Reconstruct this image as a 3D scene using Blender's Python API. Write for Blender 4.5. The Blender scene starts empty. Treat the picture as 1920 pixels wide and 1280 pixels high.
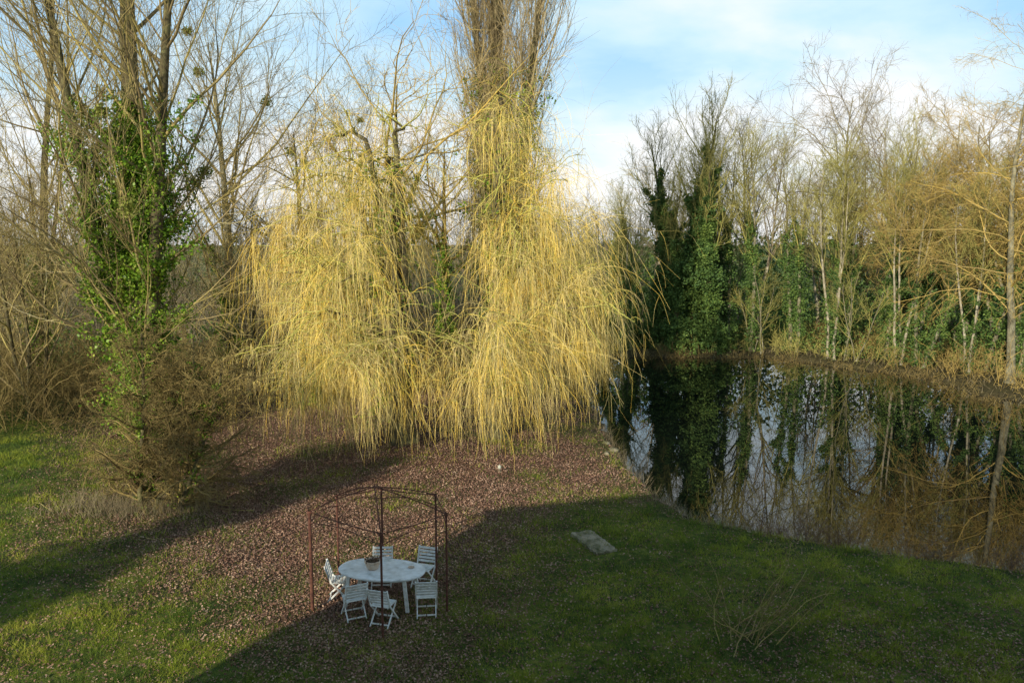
import bpy, math, numpy as np
from mathutils import Vector
rng = np.random.default_rng(7)
sc = bpy.context.scene
COL = sc.collection

# ------------------------------------------------------------------ helpers
def nrm(v):
    return v/np.maximum(np.linalg.norm(v,axis=-1,keepdims=True),1e-9)

class Acc:
    def __init__(s): s.v=[];s.q=[];s.r=[];s.n=0
    def add(s,v,q,r):
        s.v.append(v.reshape(-1,3)); s.q.append(q.reshape(-1,4)+s.n); s.r.append(r.reshape(-1)); s.n+=v.reshape(-1,3).shape[0]
    def mesh(s,name,mat,smooth=True,offset=None):
        v=np.concatenate(s.v).astype(np.float32); q=np.concatenate(s.q).astype(np.int32); r=np.concatenate(s.r).astype(np.float32)
        if offset is not None: v=v-np.array(offset,dtype=np.float32)
        me=bpy.data.meshes.new(name)
        me.vertices.add(len(v)); me.vertices.foreach_set('co',v.ravel())
        me.loops.add(len(q)*4); me.loops.foreach_set('vertex_index',q.ravel())
        me.polygons.add(len(q)); me.polygons.foreach_set('loop_start',np.arange(0,len(q)*4,4,dtype=np.int32))
        try: me.polygons.foreach_set('loop_total',np.full(len(q),4,dtype=np.int32))
        except Exception: pass
        me.polygons.foreach_set('use_smooth',np.full(len(q),smooth,dtype=bool))
        a=me.attributes.new('rnd','FLOAT','POINT'); a.data.foreach_set('value',r)
        me.update(calc_edges=True); me.validate()
        me.materials.append(mat)
        return me

def tubes(acc,P,R,sides=4,rnd=None):
    N,K,_=P.shape
    if N==0: return
    T=nrm(np.gradient(P,axis=1))
    ref=nrm(rng.normal(size=(N,1,3)))
    U=nrm(np.cross(T,ref)); V=np.cross(T,U)
    if rnd is None: rnd=rng.random(N)
    if sides==2:
        v=np.stack([P-U*R[...,None],P+U*R[...,None]],axis=2); S=2
    else:
        S=sides; a=np.arange(S)*2*math.pi/S
        v=P[:,:,None,:]+R[:,:,None,None]*(np.cos(a)[None,None,:,None]*U[:,:,None,:]+np.sin(a)[None,None,:,None]*V[:,:,None,:])
    idx=np.arange(N*K*S).reshape(N,K,S)
    if S==2:
        q=np.stack([idx[:,:-1,0],idx[:,:-1,1],idx[:,1:,1],idx[:,1:,0]],axis=-1)
    else:
        b=np.roll(idx,-1,axis=2)
        q=np.stack([idx[:,:-1],b[:,:-1],b[:,1:],idx[:,1:]],axis=-1)
    acc.add(v,q,np.repeat(rnd,K*S))

def grow(S,D,L,K,wander,trop,R0,R1):
    N=len(S); L=np.broadcast_to(L,(N,)); R0=np.broadcast_to(R0,(N,)); R1=np.broadcast_to(R1,(N,))
    P=np.zeros((N,K,3)); P[:,0]=S; d=nrm(D.copy()); st=(L/(K-1))[:,None]
    trop=np.array(trop)
    for k in range(1,K):
        d=nrm(d+rng.normal(size=(N,3))*wander+trop)
        P[:,k]=P[:,k-1]+d*st
    t=np.linspace(0,1,K)[None]
    return P,R0[:,None]*(1-t)+R1[:,None]*t

def spawn(P,R,n,t0,t1,ang,angv=0.2):
    N,K,_=P.shape
    t=t0+(t1-t0)*(np.arange(n)[None]+rng.random((N,n)))/n
    f=t*(K-1); i=np.clip(f.astype(int),0,K-2); w=(f-i)[...,None]
    r=np.arange(N)[:,None]
    a=P[r,i]; b=P[r,i+1]; S=a*(1-w)+b*w; T=nrm(b-a)
    Rr=R[r,i]*(1-w[...,0])+R[r,i+1]*w[...,0]
    q=rng.normal(size=S.shape); q=nrm(q-(q*T).sum(-1,keepdims=True)*T)
    an=ang+rng.normal(size=(N,n,1))*angv
    D=T*np.cos(an)+q*np.sin(an)
    return S.reshape(-1,3),D.reshape(-1,3),t.reshape(-1),Rr.reshape(-1)

def leaves(acc,C,size,flat=0.0,asp=0.7,rnd=None):
    N=len(C)
    U=rng.normal(size=(N,3)); U[:,2]*=(1-flat); U=nrm(U)
    W=rng.normal(size=(N,3)); W[:,2]*=(1-flat)
    W=nrm(np.cross(np.cross(U,W),U))
    sz=(size*(0.6+0.8*rng.random(N)))[:,None]
    up=np.cross(U,W)*sz*0.18
    v=np.stack([C-U*sz*.5,C+W*sz*.5*asp+up,C+U*sz*.5,C-W*sz*.5*asp+up],axis=1)
    if rnd is None: rnd=rng.random(N)
    acc.add(v,np.arange(N*4).reshape(N,4),np.repeat(rnd,4))

def clumps(C,n,spread):
    return (C[:,None,:]+rng.normal(size=(len(C),n,3))*spread).reshape(-1,3)

def along(P,n):
    N,K,_=P.shape
    i=rng.integers(0,N,n); f=rng.random(n)*(K-1); k=np.clip(f.astype(int),0,K-2); w=(f-k)[:,None]
    return P[i,k]*(1-w)+P[i,k+1]*w

# ------------------------------------------------------------------ materials
def base_mat(name,rough=0.85,spec=0.2):
    m=bpy.data.materials.new(name); m.use_nodes=True
    nt=m.node_tree; b=nt.nodes['Principled BSDF']
    b.inputs['Roughness'].default_value=rough
    b.inputs['Specular IOR Level'].default_value=spec
    return m,nt,b
def ramp(nt,stops):
    r=nt.nodes.new('ShaderNodeValToRGB'); e=r.color_ramp.elements
    while len(e)<len(stops): e.new(0.5)
    for el,(p,c) in zip(e,stops): el.position=p; el.color=(*c,1)
    return r
def noise(nt,scale,detail=5,coord='Object',rough=.6):
    tc=nt.nodes.new('ShaderNodeTexCoord'); n=nt.nodes.new('ShaderNodeTexNoise')
    n.inputs['Scale'].default_value=scale; n.inputs['Detail'].default_value=detail; n.inputs['Roughness'].default_value=rough
    nt.links.new(tc.outputs[coord],n.inputs['Vector']); return n
def rnd_mat(name,stops,rough=.8,nscale=1.2,nmix=.45,trans=0.0):
    m,nt,b=base_mat(name,rough,.15)
    at=nt.nodes.new('ShaderNodeAttribute'); at.attribute_name='rnd'
    n=noise(nt,nscale,3)
    mr=nt.nodes.new('ShaderNodeMapRange'); mr.inputs['From Min'].default_value=.3; mr.inputs['From Max'].default_value=.7
    nt.links.new(n.outputs['Fac'],mr.inputs['Value'])
    mx=nt.nodes.new('ShaderNodeMix'); mx.inputs['Factor'].default_value=nmix
    nt.links.new(at.outputs['Fac'],mx.inputs['A']); nt.links.new(mr.outputs['Result'],mx.inputs['B'])
    r=ramp(nt,stops); nt.links.new(mx.outputs['Result'],r.inputs['Fac'])
    nt.links.new(r.outputs['Color'],b.inputs['Base Color'])
    if trans>0:
        tr=nt.nodes.new('ShaderNodeBsdfTranslucent'); nt.links.new(r.outputs['Color'],tr.inputs['Color'])
        ms=nt.nodes.new('ShaderNodeMixShader'); ms.inputs['Fac'].default_value=trans
        out=nt.nodes['Material Output']
        nt.links.new(b.outputs[0],ms.inputs[1]); nt.links.new(tr.outputs[0],ms.inputs[2]); nt.links.new(ms.outputs[0],out.inputs['Surface'])
    return m
def bark_mat(name,c1,c2,c3,scale=3.0):
    m,nt,b=base_mat(name,.9,.1)
    n=noise(nt,scale,8); n.inputs['Distortion'].default_value=.6
    r=ramp(nt,[(.3,c1),(.5,c2),(.68,c3)]); nt.links.new(n.outputs['Fac'],r.inputs['Fac'])
    nt.links.new(r.outputs['Color'],b.inputs['Base Color'])
    n2=noise(nt,scale*8,4); bp=nt.nodes.new('ShaderNodeBump'); bp.inputs['Strength'].default_value=.6; bp.inputs['Distance'].default_value=.04
    nt.links.new(n2.outputs['Fac'],bp.inputs['Height']); nt.links.new(bp.outputs[0],b.inputs['Normal'])
    return m

M_wtwig=rnd_mat('willow_twig',[(0,(.22,.18,.07)),(.22,(.48,.39,.17)),(.42,(.74,.60,.26)),(.62,(.87,.66,.16)),(.8,(.86,.56,.08)),(1,(.52,.49,.12))],.6,.55,.5)
M_wbranch=rnd_mat('willow_branch',[(0,(.26,.25,.07)),(.5,(.52,.50,.12)),(1,(.36,.30,.10))],.75,1,.4)
M_bark=bark_mat('bark_dark',(.05,.042,.025),(.12,.10,.055),(.21,.20,.085))
M_barkmid=bark_mat('bark_lichen',(.10,.09,.06),(.22,.20,.13),(.38,.36,.25),2.5)
M_barkpale=bark_mat('bark_pale',(.19,.16,.11),(.36,.32,.23),(.56,.51,.40),2)
M_twigL=rnd_mat('twig_lichen',[(0,(.15,.11,.06)),(.45,(.32,.25,.12)),(.75,(.44,.36,.12)),(1,(.56,.50,.34))],.85,.5,.4)
M_twigP=rnd_mat('twig_poplar',[(0,(.17,.13,.08)),(.5,(.38,.30,.16)),(1,(.60,.49,.26))],.85,.5,.5)
M_twigB=rnd_mat('twig_brown',[(0,(.11,.065,.045)),(.5,(.20,.12,.08)),(1,(.30,.21,.11))],.85,.6,.4)
M_twigO=rnd_mat('twig_olive',[(0,(.09,.06,.03)),(.5,(.22,.165,.06)),(1,(.40,.31,.12))],.85,.6,.4)
M_twigF=rnd_mat('twig_far',[(0,(.19,.15,.11)),(.5,(.30,.25,.17)),(.8,(.37,.32,.18)),(1,(.52,.46,.35))],.85,.15,.5)
M_twigG=rnd_mat('twig_greenish',[(0,(.15,.14,.05)),(.5,(.34,.32,.10)),(1,(.56,.47,.14))],.85,.2,.5)
M_twigW=rnd_mat('twig_warm_brown',[(0,(.16,.11,.045)),(.5,(.38,.28,.095)),(1,(.60,.42,.12))],.85,.2,.5)
M_twigY=rnd_mat('twig_golden',[(0,(.26,.19,.09)),(.5,(.50,.37,.12)),(1,(.66,.44,.09))],.8,.4,.4)
M_ivy=rnd_mat('ivy_leaf',[(0,(.04,.09,.013)),(.3,(.11,.22,.022)),(.65,(.23,.36,.035)),(1,(.42,.44,.07))],.38,1.0,.4,.2)
M_ivyF=rnd_mat('ivy_leaf_dark',[(0,(.045,.09,.035)),(.4,(.10,.18,.05)),(.75,(.20,.29,.065)),(1,(.36,.39,.10))],.55,.25,.55,.15)
M_mist=rnd_mat('mistletoe_leaf',[(0,(.18,.22,.05)),(1,(.42,.44,.10))],.6,1,.3,.3)
M_grass=rnd_mat('grass_blade',[(0,(.035,.075,.024)),(.35,(.10,.17,.028)),(.62,(.30,.35,.035)),(1,(.70,.62,.12))],.55,.35,.5,.3)
M_dry=rnd_mat('dry_grass',[(0,(.18,.14,.08)),(1,(.42,.35,.22))],.8,1,.3,.2)
M_leaf=rnd_mat('fallen_leaf',[(0,(.08,.04,.03)),(.35,(.21,.115,.08)),(.7,(.38,.235,.165)),(1,(.58,.43,.32))],.65,1.2,.3)

# ------------------------------------------------------------------ object helpers
def thing(name,label,cat,loc=(0,0,0),rot=0,scale=1,group=None,kind=None):
    o=bpy.data.objects.new(name,None); o.empty_display_size=.3
    o.location=loc; o.rotation_euler=(0,0,rot); o.scale=(scale,)*3 if not hasattr(scale,'__len__') else scale
    COL.objects.link(o)
    if label: o['label']=label
    if cat: o['category']=cat
    if group: o['group']=group
    if kind: o['kind']=kind
    return o
def part(name,me,parent,loc=(0,0,0),rot=(0,0,0)):
    o=bpy.data.objects.new(name,me); o.parent=parent; o.location=loc; o.rotation_euler=rot; COL.objects.link(o); return o
def single(name,me,label,cat,loc=(0,0,0),rot=(0,0,0),kind=None,group=None):
    o=bpy.data.objects.new(name,me); o.location=loc; o.rotation_euler=rot; COL.objects.link(o)
    if label: o['label']=label
    if cat: o['category']=cat
    if kind: o['kind']=kind
    if group: o['group']=group
    return o

import bmesh
def bm_box(bm,c,s,rot=None):
    from mathutils import Matrix
    m=Matrix.Translation(c)
    if rot is not None: m=m@rot
    m=m@Matrix.Diagonal((s[0],s[1],s[2],1))
    return bmesh.ops.create_cube(bm,size=1,matrix=m)
def bm_bar(bm,a,b,w,d,up=(1,0,0)):
    from mathutils import Matrix
    a=Vector(a);b=Vector(b); z=(b-a).normalized(); x=Vector(up); x=(x-z*x.dot(z)).normalized(); y=z.cross(x)
    R=Matrix((x,y,z)).transposed().to_4x4()
    bm_box(bm,(a+b)/2,(w,d,(b-a).length),R)
def bm_mesh(bm,name,mat,bev=0,smooth=False):
    if bev: bmesh.ops.bevel(bm,geom=list(bm.edges),offset=bev,segments=1,affect='EDGES')
    me=bpy.data.meshes.new(name); bm.to_mesh(me); bm.free(); me.materials.append(mat)
    if smooth: me.polygons.foreach_set('use_smooth',np.full(len(me.polygons),True))
    return me

# ------------------------------------------------------------------ terrain
POND=np.array([(3.9,30.2),(4.2,26.3),(4.6,23),(5.1,21.4),(6.3,20.7),(7.9,19.9),(9.8,18.8),(12.2,17.9),(18,16.6),(30,16),(42,20),
 (40,29),(32,32.5),(24.5,36),(23.1,40.5),(23.2,46),(19.7,49.4),(17.5,52.6),(13.5,53.6),(9.9,54.1),(6.5,52),(4.6,45),(4.2,38),(4.0,33)],float)
LIT=np.array([(-10.6,19.7),(-7.6,17.4),(-5.7,16.4),(-4.3,14.7),(-2,14.0),(-1.0,16.2),(-.8,19.4),(.6,21.4),(3.8,24),(3.6,29),(3,37),(-5,42),(-22,42),(-16,30),(-12.2,23.5)],float)
def sdist(x,y,poly):
    x=np.asarray(x,float);y=np.asarray(y,float)
    d=np.full(x.shape,1e9); ins=np.zeros(x.shape,bool)
    n=len(poly)
    for i in range(n):
        ax,ay=poly[i]; bx,by=poly[(i+1)%n]
        ex,ey=bx-ax,by-ay; t=np.clip(((x-ax)*ex+(y-ay)*ey)/(ex*ex+ey*ey),0,1)
        d=np.minimum(d,np.hypot(x-ax-t*ex,y-ay-t*ey))
        c=((ay>y)!=(by>y))&(x<ex*(y-ay)/(ey if abs(ey)>1e-9 else 1e-9)+ax); ins^=c
    return np.where(ins,-d,d)
def wob(x,y): return .5*np.sin(x*1.3+.7*y)+.3*np.sin(2.9*x-1.7*y+1)+.25*np.sin(5.1*x+4.3*y+2)+.2*np.sin(9*x-7.7*y)
def gz(x,y):
    far_=np.asarray(y)>32
    sd=sdist(x,y,POND)+np.where(far_,.8,.22)*wob(np.asarray(x)*np.where(far_,.5,1),np.asarray(y)*np.where(far_,.5,1))
    w0=np.where(far_,1.6,.6)
    t=np.clip((w0-sd)/(w0+1.8),0,1); s=t*t*(3-2*t)
    und=.05*np.sin(x*.5+.3)*np.sin(y*.43)+.025*np.sin(x*1.7+y*1.1)+.015*np.sin(3.3*x-2.1*y)
    far=np.clip(sd/8,0,1)
    return -np.where(far_,1.2,1.6)*s+und*far
def litmask(x,y):
    sd=sdist(x,y,LIT)+.8*wob(x*.8,y*.8)
    m=np.clip(.58-sd/3.8,0,1)
    g=np.clip(np.sin(x*.9+1.5*np.sin(y*.6))*np.sin(y*.8+1.1*np.sin(x*.7)),0,1)
    return m*(1-.38*g)
xs=np.concatenate([[-2500,-1200,-600,-300,-160,-100,-70,-55],np.linspace(-45,48,250),[56,70,100,160,300,600,1200,2500]])
ys=np.concatenate([[-2500,-1200,-500,-200,-90,-50,-30],np.linspace(-18,78,250),[88,105,140,200,350,700,1500,3500]])
X,Y=np.meshgrid(xs,ys); Z=gz(X,Y)
gv=np.stack([X,Y,Z],-1); ny,nx=X.shape; id_=np.arange(nx*ny).reshape(ny,nx)
gq=np.stack([id_[:-1,:-1],id_[:-1,1:],id_[1:,1:],id_[1:,:-1]],-1)

m,nt,b=base_mat('ground_soil_and_grass',.95,.1)
L=nt.links.new
at=nt.nodes.new('ShaderNodeAttribute'); at.attribute_name='rnd'
at2=nt.nodes.new('ShaderNodeAttribute'); at2.attribute_name='mud'
n1=noise(nt,6,8); n2=noise(nt,.6,6); n3=noise(nt,28,4)
rg=ramp(nt,[(.36,(.035,.045,.018)),(.48,(.08,.115,.028)),(.56,(.17,.20,.036)),(.66,(.35,.33,.07))])
mxn=nt.nodes.new('ShaderNodeMix'); mxn.inputs['Factor'].default_value=.5; L(n1.outputs['Fac'],mxn.inputs['A']); L(n2.outputs['Fac'],mxn.inputs['B']); L(mxn.outputs['Result'],rg.inputs['Fac'])
rl=ramp(nt,[(.3,(.035,.02,.015)),(.5,(.125,.072,.050)),(.7,(.26,.17,.12))]); L(n3.outputs['Fac'],rl.inputs['Fac'])
add=nt.nodes.new('ShaderNodeMath'); add.operation='ADD'; L(at.outputs['Fac'],add.inputs[0])
sb=nt.nodes.new('ShaderNodeMath'); sb.operation='MULTIPLY_ADD'; sb.inputs[1].default_value=1.8; sb.inputs[2].default_value=-.9; L(n1.outputs['Fac'],sb.inputs[0]); L(sb.outputs[0],add.inputs[1]); add.use_clamp=True
mc=nt.nodes.new('ShaderNodeMix'); mc.data_type='RGBA'; L(add.outputs[0],mc.inputs['Factor']); L(rg.outputs[0],mc.inputs['A']); L(rl.outputs[0],mc.inputs['B'])
rm=ramp(nt,[(.35,(.04,.03,.018)),(.6,(.12,.09,.05)),(.75,(.13,.14,.05))]); L(n1.outputs['Fac'],rm.inputs['Fac'])
mc2=nt.nodes.new('ShaderNodeMix'); mc2.data_type='RGBA'; L(at2.outputs['Fac'],mc2.inputs['Factor']); L(mc.outputs['Result'],mc2.inputs['A']); L(rm.outputs[0],mc2.inputs['B'])
L(mc2.outputs['Result'],b.inputs['Base Color'])
bp=nt.nodes.new('ShaderNodeBump'); bp.inputs['Strength'].default_value=.9; bp.inputs['Distance'].default_value=.08
L(n3.outputs['Fac'],bp.inputs['Height']); L(bp.outputs[0],b.inputs['Normal'])
A=Acc(); A.add(gv,gq,litmask(X,Y))
gm=A.mesh('ground',m)
md=gm.attributes.new('mud','FLOAT','POINT')
sdp=sdist(X,Y,POND); mudv=np.maximum(np.clip((.75-sdp)/.7,0,1), np.where((Y>33),np.clip((9-sdp)/6,0,.85),0))
md.data.foreach_set('value',mudv.ravel().astype(np.float32))
single('ground',gm,'grassy garden ground with leaf litter and muddy pond bank','ground',kind='structure')

# water
m,nt,b=base_mat('pond_water',.0,.5)
b.inputs['Base Color'].default_value=(.004,.006,.005,1); b.inputs['IOR'].default_value=1.52; b.inputs['Specular IOR Level'].default_value=.7
n=noise(nt,.8,2); n.inputs['Distortion'].default_value=.3
bp=nt.nodes.new('ShaderNodeBump'); bp.inputs['Strength'].default_value=.02; bp.inputs['Distance'].default_value=.05
nt.links.new(n.outputs['Fac'],bp.inputs['Height']); nt.links.new(bp.outputs[0],b.inputs['Normal'])
wp=[]
for i,p in enumerate(POND):
    a_=POND[i-1]; b_=POND[(i+1)%len(POND)]; t=b_-a_; nn=np.array([-t[1],t[0]])/np.hypot(*t); 
    q=p+nn*1.5
    if sdist(q[0],q[1],POND)<0: q=p-nn*1.5
    wp.append((q[0],q[1],-.25))
me=bpy.data.meshes.new('water'); me.from_pydata(wp,[],[list(range(len(wp)))]); me.materials.append(m)
single('water',me,'still dark pond water reflecting trees','water',kind='structure')

# ------------------------------------------------------------------ grass and litter
def scatter(n,y0,y1):
    u=rng.random(n); y=y0*(y1/y0)**u
    x=(rng.random(n)*2-1)*.70*y; return x,y
def blades(acc,x,y,h,w,lean=.5):
    N=len(x); z=gz(x,y)-.005; base=np.stack([x,y,z],-1)
    a=rng.random(N)*6.283; U=np.stack([np.cos(a),np.sin(a),np.zeros(N)],-1)*w[:,None]
    tip=np.stack([rng.normal(size=N)*lean,rng.normal(size=N)*lean,np.ones(N)],-1)*h[:,None]
    v=np.stack([base-U,base+U,base+tip+U*.2,base+tip-U*.2],1)
    pat=.5+.25*np.sin(x*.7+2*np.sin(y*.5))*np.sin(y*.9+1.3*np.sin(x*.4))+.22*np.sin(x*3.1+2*np.sin(y*2.3))*np.sin(y*3.7+x)
    acc.add(v,np.arange(N*4).reshape(N,4),np.repeat(np.clip(rng.normal(pat,.2,N),0,1),4))
A=Acc()
x,y=scatter(260000,10.5,34)
xc,yc=scatter(6200,10.5,30); kk=26
xt=np.repeat(xc,kk)+rng.normal(size=6200*kk)*.07*np.repeat(yc/14,kk); yt=np.repeat(yc,kk)+rng.normal(size=6200*kk)*.07*np.repeat(yc/14,kk)
x=np.concatenate([x,xt]); y=np.concatenate([y,yt]); tall=np.concatenate([np.zeros(260000),np.repeat(rng.random(6200)**2,kk)])
bare_=np.clip(np.sin(x*1.3+2*np.sin(y*1.1))*np.sin(y*1.9+1.5*np.sin(x*.8)),0,1)
lm=litmask(x,y); keep=(sdist(x,y,POND)>.35)&(rng.random(len(x))>lm*.93)&(rng.random(len(x))>bare_*.6)
x=x[keep];y=y[keep];tall=tall[keep]
h=(.025+.035*rng.random(len(x))+.12*tall)*(.6+y/28)
blades(A,x,y,h,.0035*(y/12),.6)
single('grass',A.mesh('grass',M_grass,False),'rough damp lawn grass with small tufts','grass',kind='stuff')
A=Acc()
x,y=scatter(440000,12,42); lm=litmask(x,y); keep=(rng.random(len(x))<lm**1.2)&(sdist(x,y,POND)>.2); x=x[keep];y=y[keep]
x2=rng.normal(8,2.6,5500); y2=rng.normal(13.5,1.6,5500); x3,y3=scatter(38000,10.5,26)
x=np.concatenate([x,x2,x3]);y=np.concatenate([y,y2,y3]); k=sdist(x,y,POND)>.2; x=x[k];y=y[k]
C=np.stack([x,y,gz(x,y)+.012+.03*rng.random(len(x))],-1)
leaves(A,C,.048,.55)
single('leaf_litter',A.mesh('leaf_litter',M_leaf,False),'fallen brown leaves scattered over the ground','leaves',kind='stuff')
A=Acc()
x=np.concatenate([rng.normal(-10.4,1.2,2200),rng.uniform(-13,-9,700)]); y=np.concatenate([rng.normal(21.9,.5,2200),rng.normal(22.2,.6,700)])
blades(A,x,y,.15+.4*rng.random(len(x)),np.full(len(x),.005),.45)
i=rng.integers(0,len(POND),6000); t=rng.random((6000,1)); pp=POND[i]*(1-t)+POND[(i+1)%len(POND)]*t+rng.normal(size=(6000,2))*.3
k=(sdist(pp[:,0],pp[:,1],POND)>-.15)&((pp[:,1]<33)|(rng.random(len(pp))<.3)); pp=pp[k]
farb=pp[:,1]>33
blades(A,pp[:,0],pp[:,1],np.where(farb,.15+.4*rng.random(len(pp)),.12+.3*rng.random(len(pp))),np.where(farb,.010,.005),.5)
x=rng.uniform(8,40,4500);y=rng.uniform(36,60,4500); s_=sdist(x,y,POND); k=(s_>.3)&(s_<6)
blades(A,x[k],y[k],.12+.3*rng.random(k.sum()),np.full(k.sum(),.013),.5)
single('dry_grass',A.mesh('dry_grass',M_dry,False),'pale dead grass tufts along pond bank','grass',kind='stuff')

# ------------------------------------------------------------------ tree builders (return dict of parts)
def mk(parts):
    return [(n,a.mesh(n,m)) for n,a,m in parts if a.n]
def place(parts,name,label,loc,rot=0,scale=1,group=None,cat='tree'):
    o=thing(name,label,cat,loc,rot,scale,group)
    for n,me in parts: part(n,me,o)
    return o
def mistle(parts,P1,n):
    for k in range(n):
        Mi=Acc(); tip=P1[rng.integers(0,len(P1)),rng.integers(5,8)]
        d=nrm(rng.normal(size=(220,3)))*rng.random((220,1))**.6*rng.uniform(.25,.48)
        leaves(Mi,tip+d,.12); parts.append(('mistletoe',Mi,M_mist))

def bezier(p0,p1,p2,K,w=.0):
    t=np.linspace(0,1,K)[:,None]; P=(1-t)**2*p0+2*t*(1-t)*p1+t*t*p2
    nz=rng.normal(size=(K,3))*w; nz[0]=0; return P+nz

def willow(base,targets,nsub=10,dens=1.0,trunk_h=2.3,r0=.42,ivy=0,clump=.6,lobes=()):
    base=np.array(base,float); A=Acc(); B=Acc(); W=Acc()
    fork=base+np.array([.1,0,trunk_h])
    P=bezier(base+np.array([0,0,-.2]),base+np.array([-.15,0,trunk_h*.5]),fork,8)[None]
    tubes(A,P,np.linspace(r0*1.25,r0*.8,8)[None]*np.array([1.3,1.05]+[1]*6),10)
    LP=[];LR=[];SP=[];HM=[]
    for t in targets:
        sp=t[3] if len(t)>3 else 1.0; SP.append(sp)
        HM.append(t[4] if len(t)>4 else rng.uniform(.1,2.2))
        t=np.array(t[:3],float); p0=fork-np.array([0,0,rng.random()*.8]); hz=(t-p0)*np.array([1,1,0])
        p1=p0+hz*.35+np.array([0,0,(t[2]-p0[2])*1.05+.4])
        LP.append(bezier(p0,p1,t,14,.13)); l=np.linalg.norm(t-p0); LR.append(np.linspace(.05+.014*l,.03,14))
    LP=np.array(LP);LR=np.array(LR); tubes(A,LP,LR,7)
    S,D,t,_=spawn(LP,LR,nsub,.38,1.0,1.0,.35)
    out=nrm((S-fork)*np.array([1,1,0])); D=nrm(D+out*.5+np.array([0,0,.35]))
    L=rng.uniform(.6,3.4,len(S)); P1,R1=grow(S,D,L,10,.22,(0,0,-.09),.034,.011); tubes(B,P1,R1,4)
    w1=(rng.gamma(clump,1,len(P1))+.06)*np.repeat(SP,nsub)
    h1=np.repeat(HM,nsub)+rng.exponential(1.3,len(P1))
    S,D,t,_=spawn(P1,R1,6,.2,1,.8,.4); L=rng.uniform(.4,1.8,len(S)); P2,R2=grow(S,D,L,6,.26,(0,0,-.13),.012,.006); tubes(B,P2,R2,3)
    w2=np.repeat(w1,6)*rng.gamma(.7,1,len(P2)); h2=np.repeat(h1,6)+rng.exponential(.4,len(P2))
    c1=rng.normal(0,.16,len(P1)); c2=np.repeat(c1,6)
    sets=[(P1,R1,6.2*dens,w1,h1,.6,c1),(P2,R2,5.0*dens,w2,h2,.6,c2)]
    for lx,ly,lz,lr,ln_ in lobes:
        n=ln_; a=rng.uniform(0,2*math.pi,n); S=np.array([lx,ly,lz])+rng.normal(size=(n,3))*np.array([.8,.6,.6])
        D=np.stack([np.cos(a)*1.0,np.sin(a)*1.0,rng.uniform(0,1.1,n)],-1)
        L=lr*rng.uniform(.3,1.35,n); P3,R3=grow(S,D,L,9,.18,(0,0,-.17),.013,.006); tubes(B,P3,R3,3)
        w3=rng.gamma(.7,1,n)+.08
        sets.append((P3,R3,7.0,w3,np.full(n,.05)+rng.exponential(1.25,n)*(rng.random(n)<.75),.9,rng.normal(.04,.14,n)))
    for PP,RR,n,ww,hh,hz,cv in sets:
        ix=rng.choice(len(PP),size=int(n*len(PP)),p=ww/ww.sum())
        S,D,t,_=spawn(PP[ix],RR[ix],1,.05,1,.7,.4)
        N=len(S); room=np.maximum(S[:,2]-hh[ix]-rng.exponential(.6,N),.35)
        L=np.minimum(rng.gamma(3.2,1.05,N),room)
        tr=np.zeros((N,3)); tr[:,2]=-rng.uniform(.10,.75,N); tr[:,0]=.015
        P,R=grow(S,D*np.array([hz,hz,1]),L,12,.14,tr,.0054,.0023)
        rn=np.clip(rng.normal(.5,.27,N)+cv[ix],0,1)
        tubes(W,P,R,2,rn)
        S,D,t,_=spawn(P,R,1,.2,.8,.55,.2); L2=L*.3; P,R=grow(S,D,L2,5,.15,(0,0,-.35),.0036,.0019); tubes(W,P,R,2,rn)
    o=thing('willow_tree',None,'tree',tuple(base))
    for n,a,m in (('trunk',A,M_bark),('branches',B,M_wbranch),('crown',W,M_wtwig)):
        part(n,a.mesh(n,m,True,offset=base),o)
    if ivy:
        I=Acc(); c=along(LP[:,:9],ivy); leaves(I,clumps(c+rng.normal(size=c.shape)*.15,10,.16),.13); part('ivy',I.mesh('ivy',M_ivy,True,offset=base),o)
    return o

# target: x, y, z, strand weight, hem height
o=willow((-4.1,29.5,0),[(-8.6,30,6.4,.8,2.2),(-7.4,28.6,6.8,.8,1.2),(-6.4,31,9.0,.7,3.0),(-5.4,29.4,9.6,.8,3.6),(-8.2,27.8,4.0,.7,1.2),(-9.3,32,5.4,.5,2.8),(-5.0,31.5,10.8,.5,4.6),(-6.8,30,8.2,.7,2.4),(-5.8,27.6,6.2,1.0,1.4),(-6.4,30,11.6,.3,6.5),(-4.2,30,11.8,.35,6.5),(-7.8,31,10.0,.3,5.5),(-5.0,29,7.8,.7,3.0),(-7.2,27.4,5.0,.7,.6)],nsub=10,ivy=200,clump=.5,dens=.82,
 lobes=[(-5.0,26.2,4.0,1.9,110),(-6.3,26.5,3.2,1.5,50),(-7.9,28,3.2,1.3,40)])
o['label']='weeping willow with golden hanging twigs over leaf litter'
o=willow((-.7,30.4,0),[(-.3,30.4,11.4,.9,5),(0,29.8,10.2,1,4.0),(.7,30,9.0,1,3.0),(1.4,29.5,7.9,1,1.8),(2.0,30.5,7.0,1,1.0),(2.5,30,6.0,1,.4),(2.7,31,5.2,1,.5),(2.3,28,5.2,1.2,.2),(2.7,29,5.4,1.2,.1),(.9,32,9.0,.6,3.4),(1.9,29,6.6,1,.8),(-.6,31,12.4,.7,6.5),(-.5,30.4,13.2,.4,8),(1.0,28.6,6.8,1,1.8),(.3,29,8.4,.9,3.6)],nsub=10,ivy=300,clump=.5,dens=.94,
 lobes=[(-.5,26.6,4.2,1.6,90),(.5,27.2,3.4,1.3,35),(-1.3,26.4,2.8,1.0,30)])
o['label']='tall weeping willow with golden twigs beside the pond'

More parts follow.
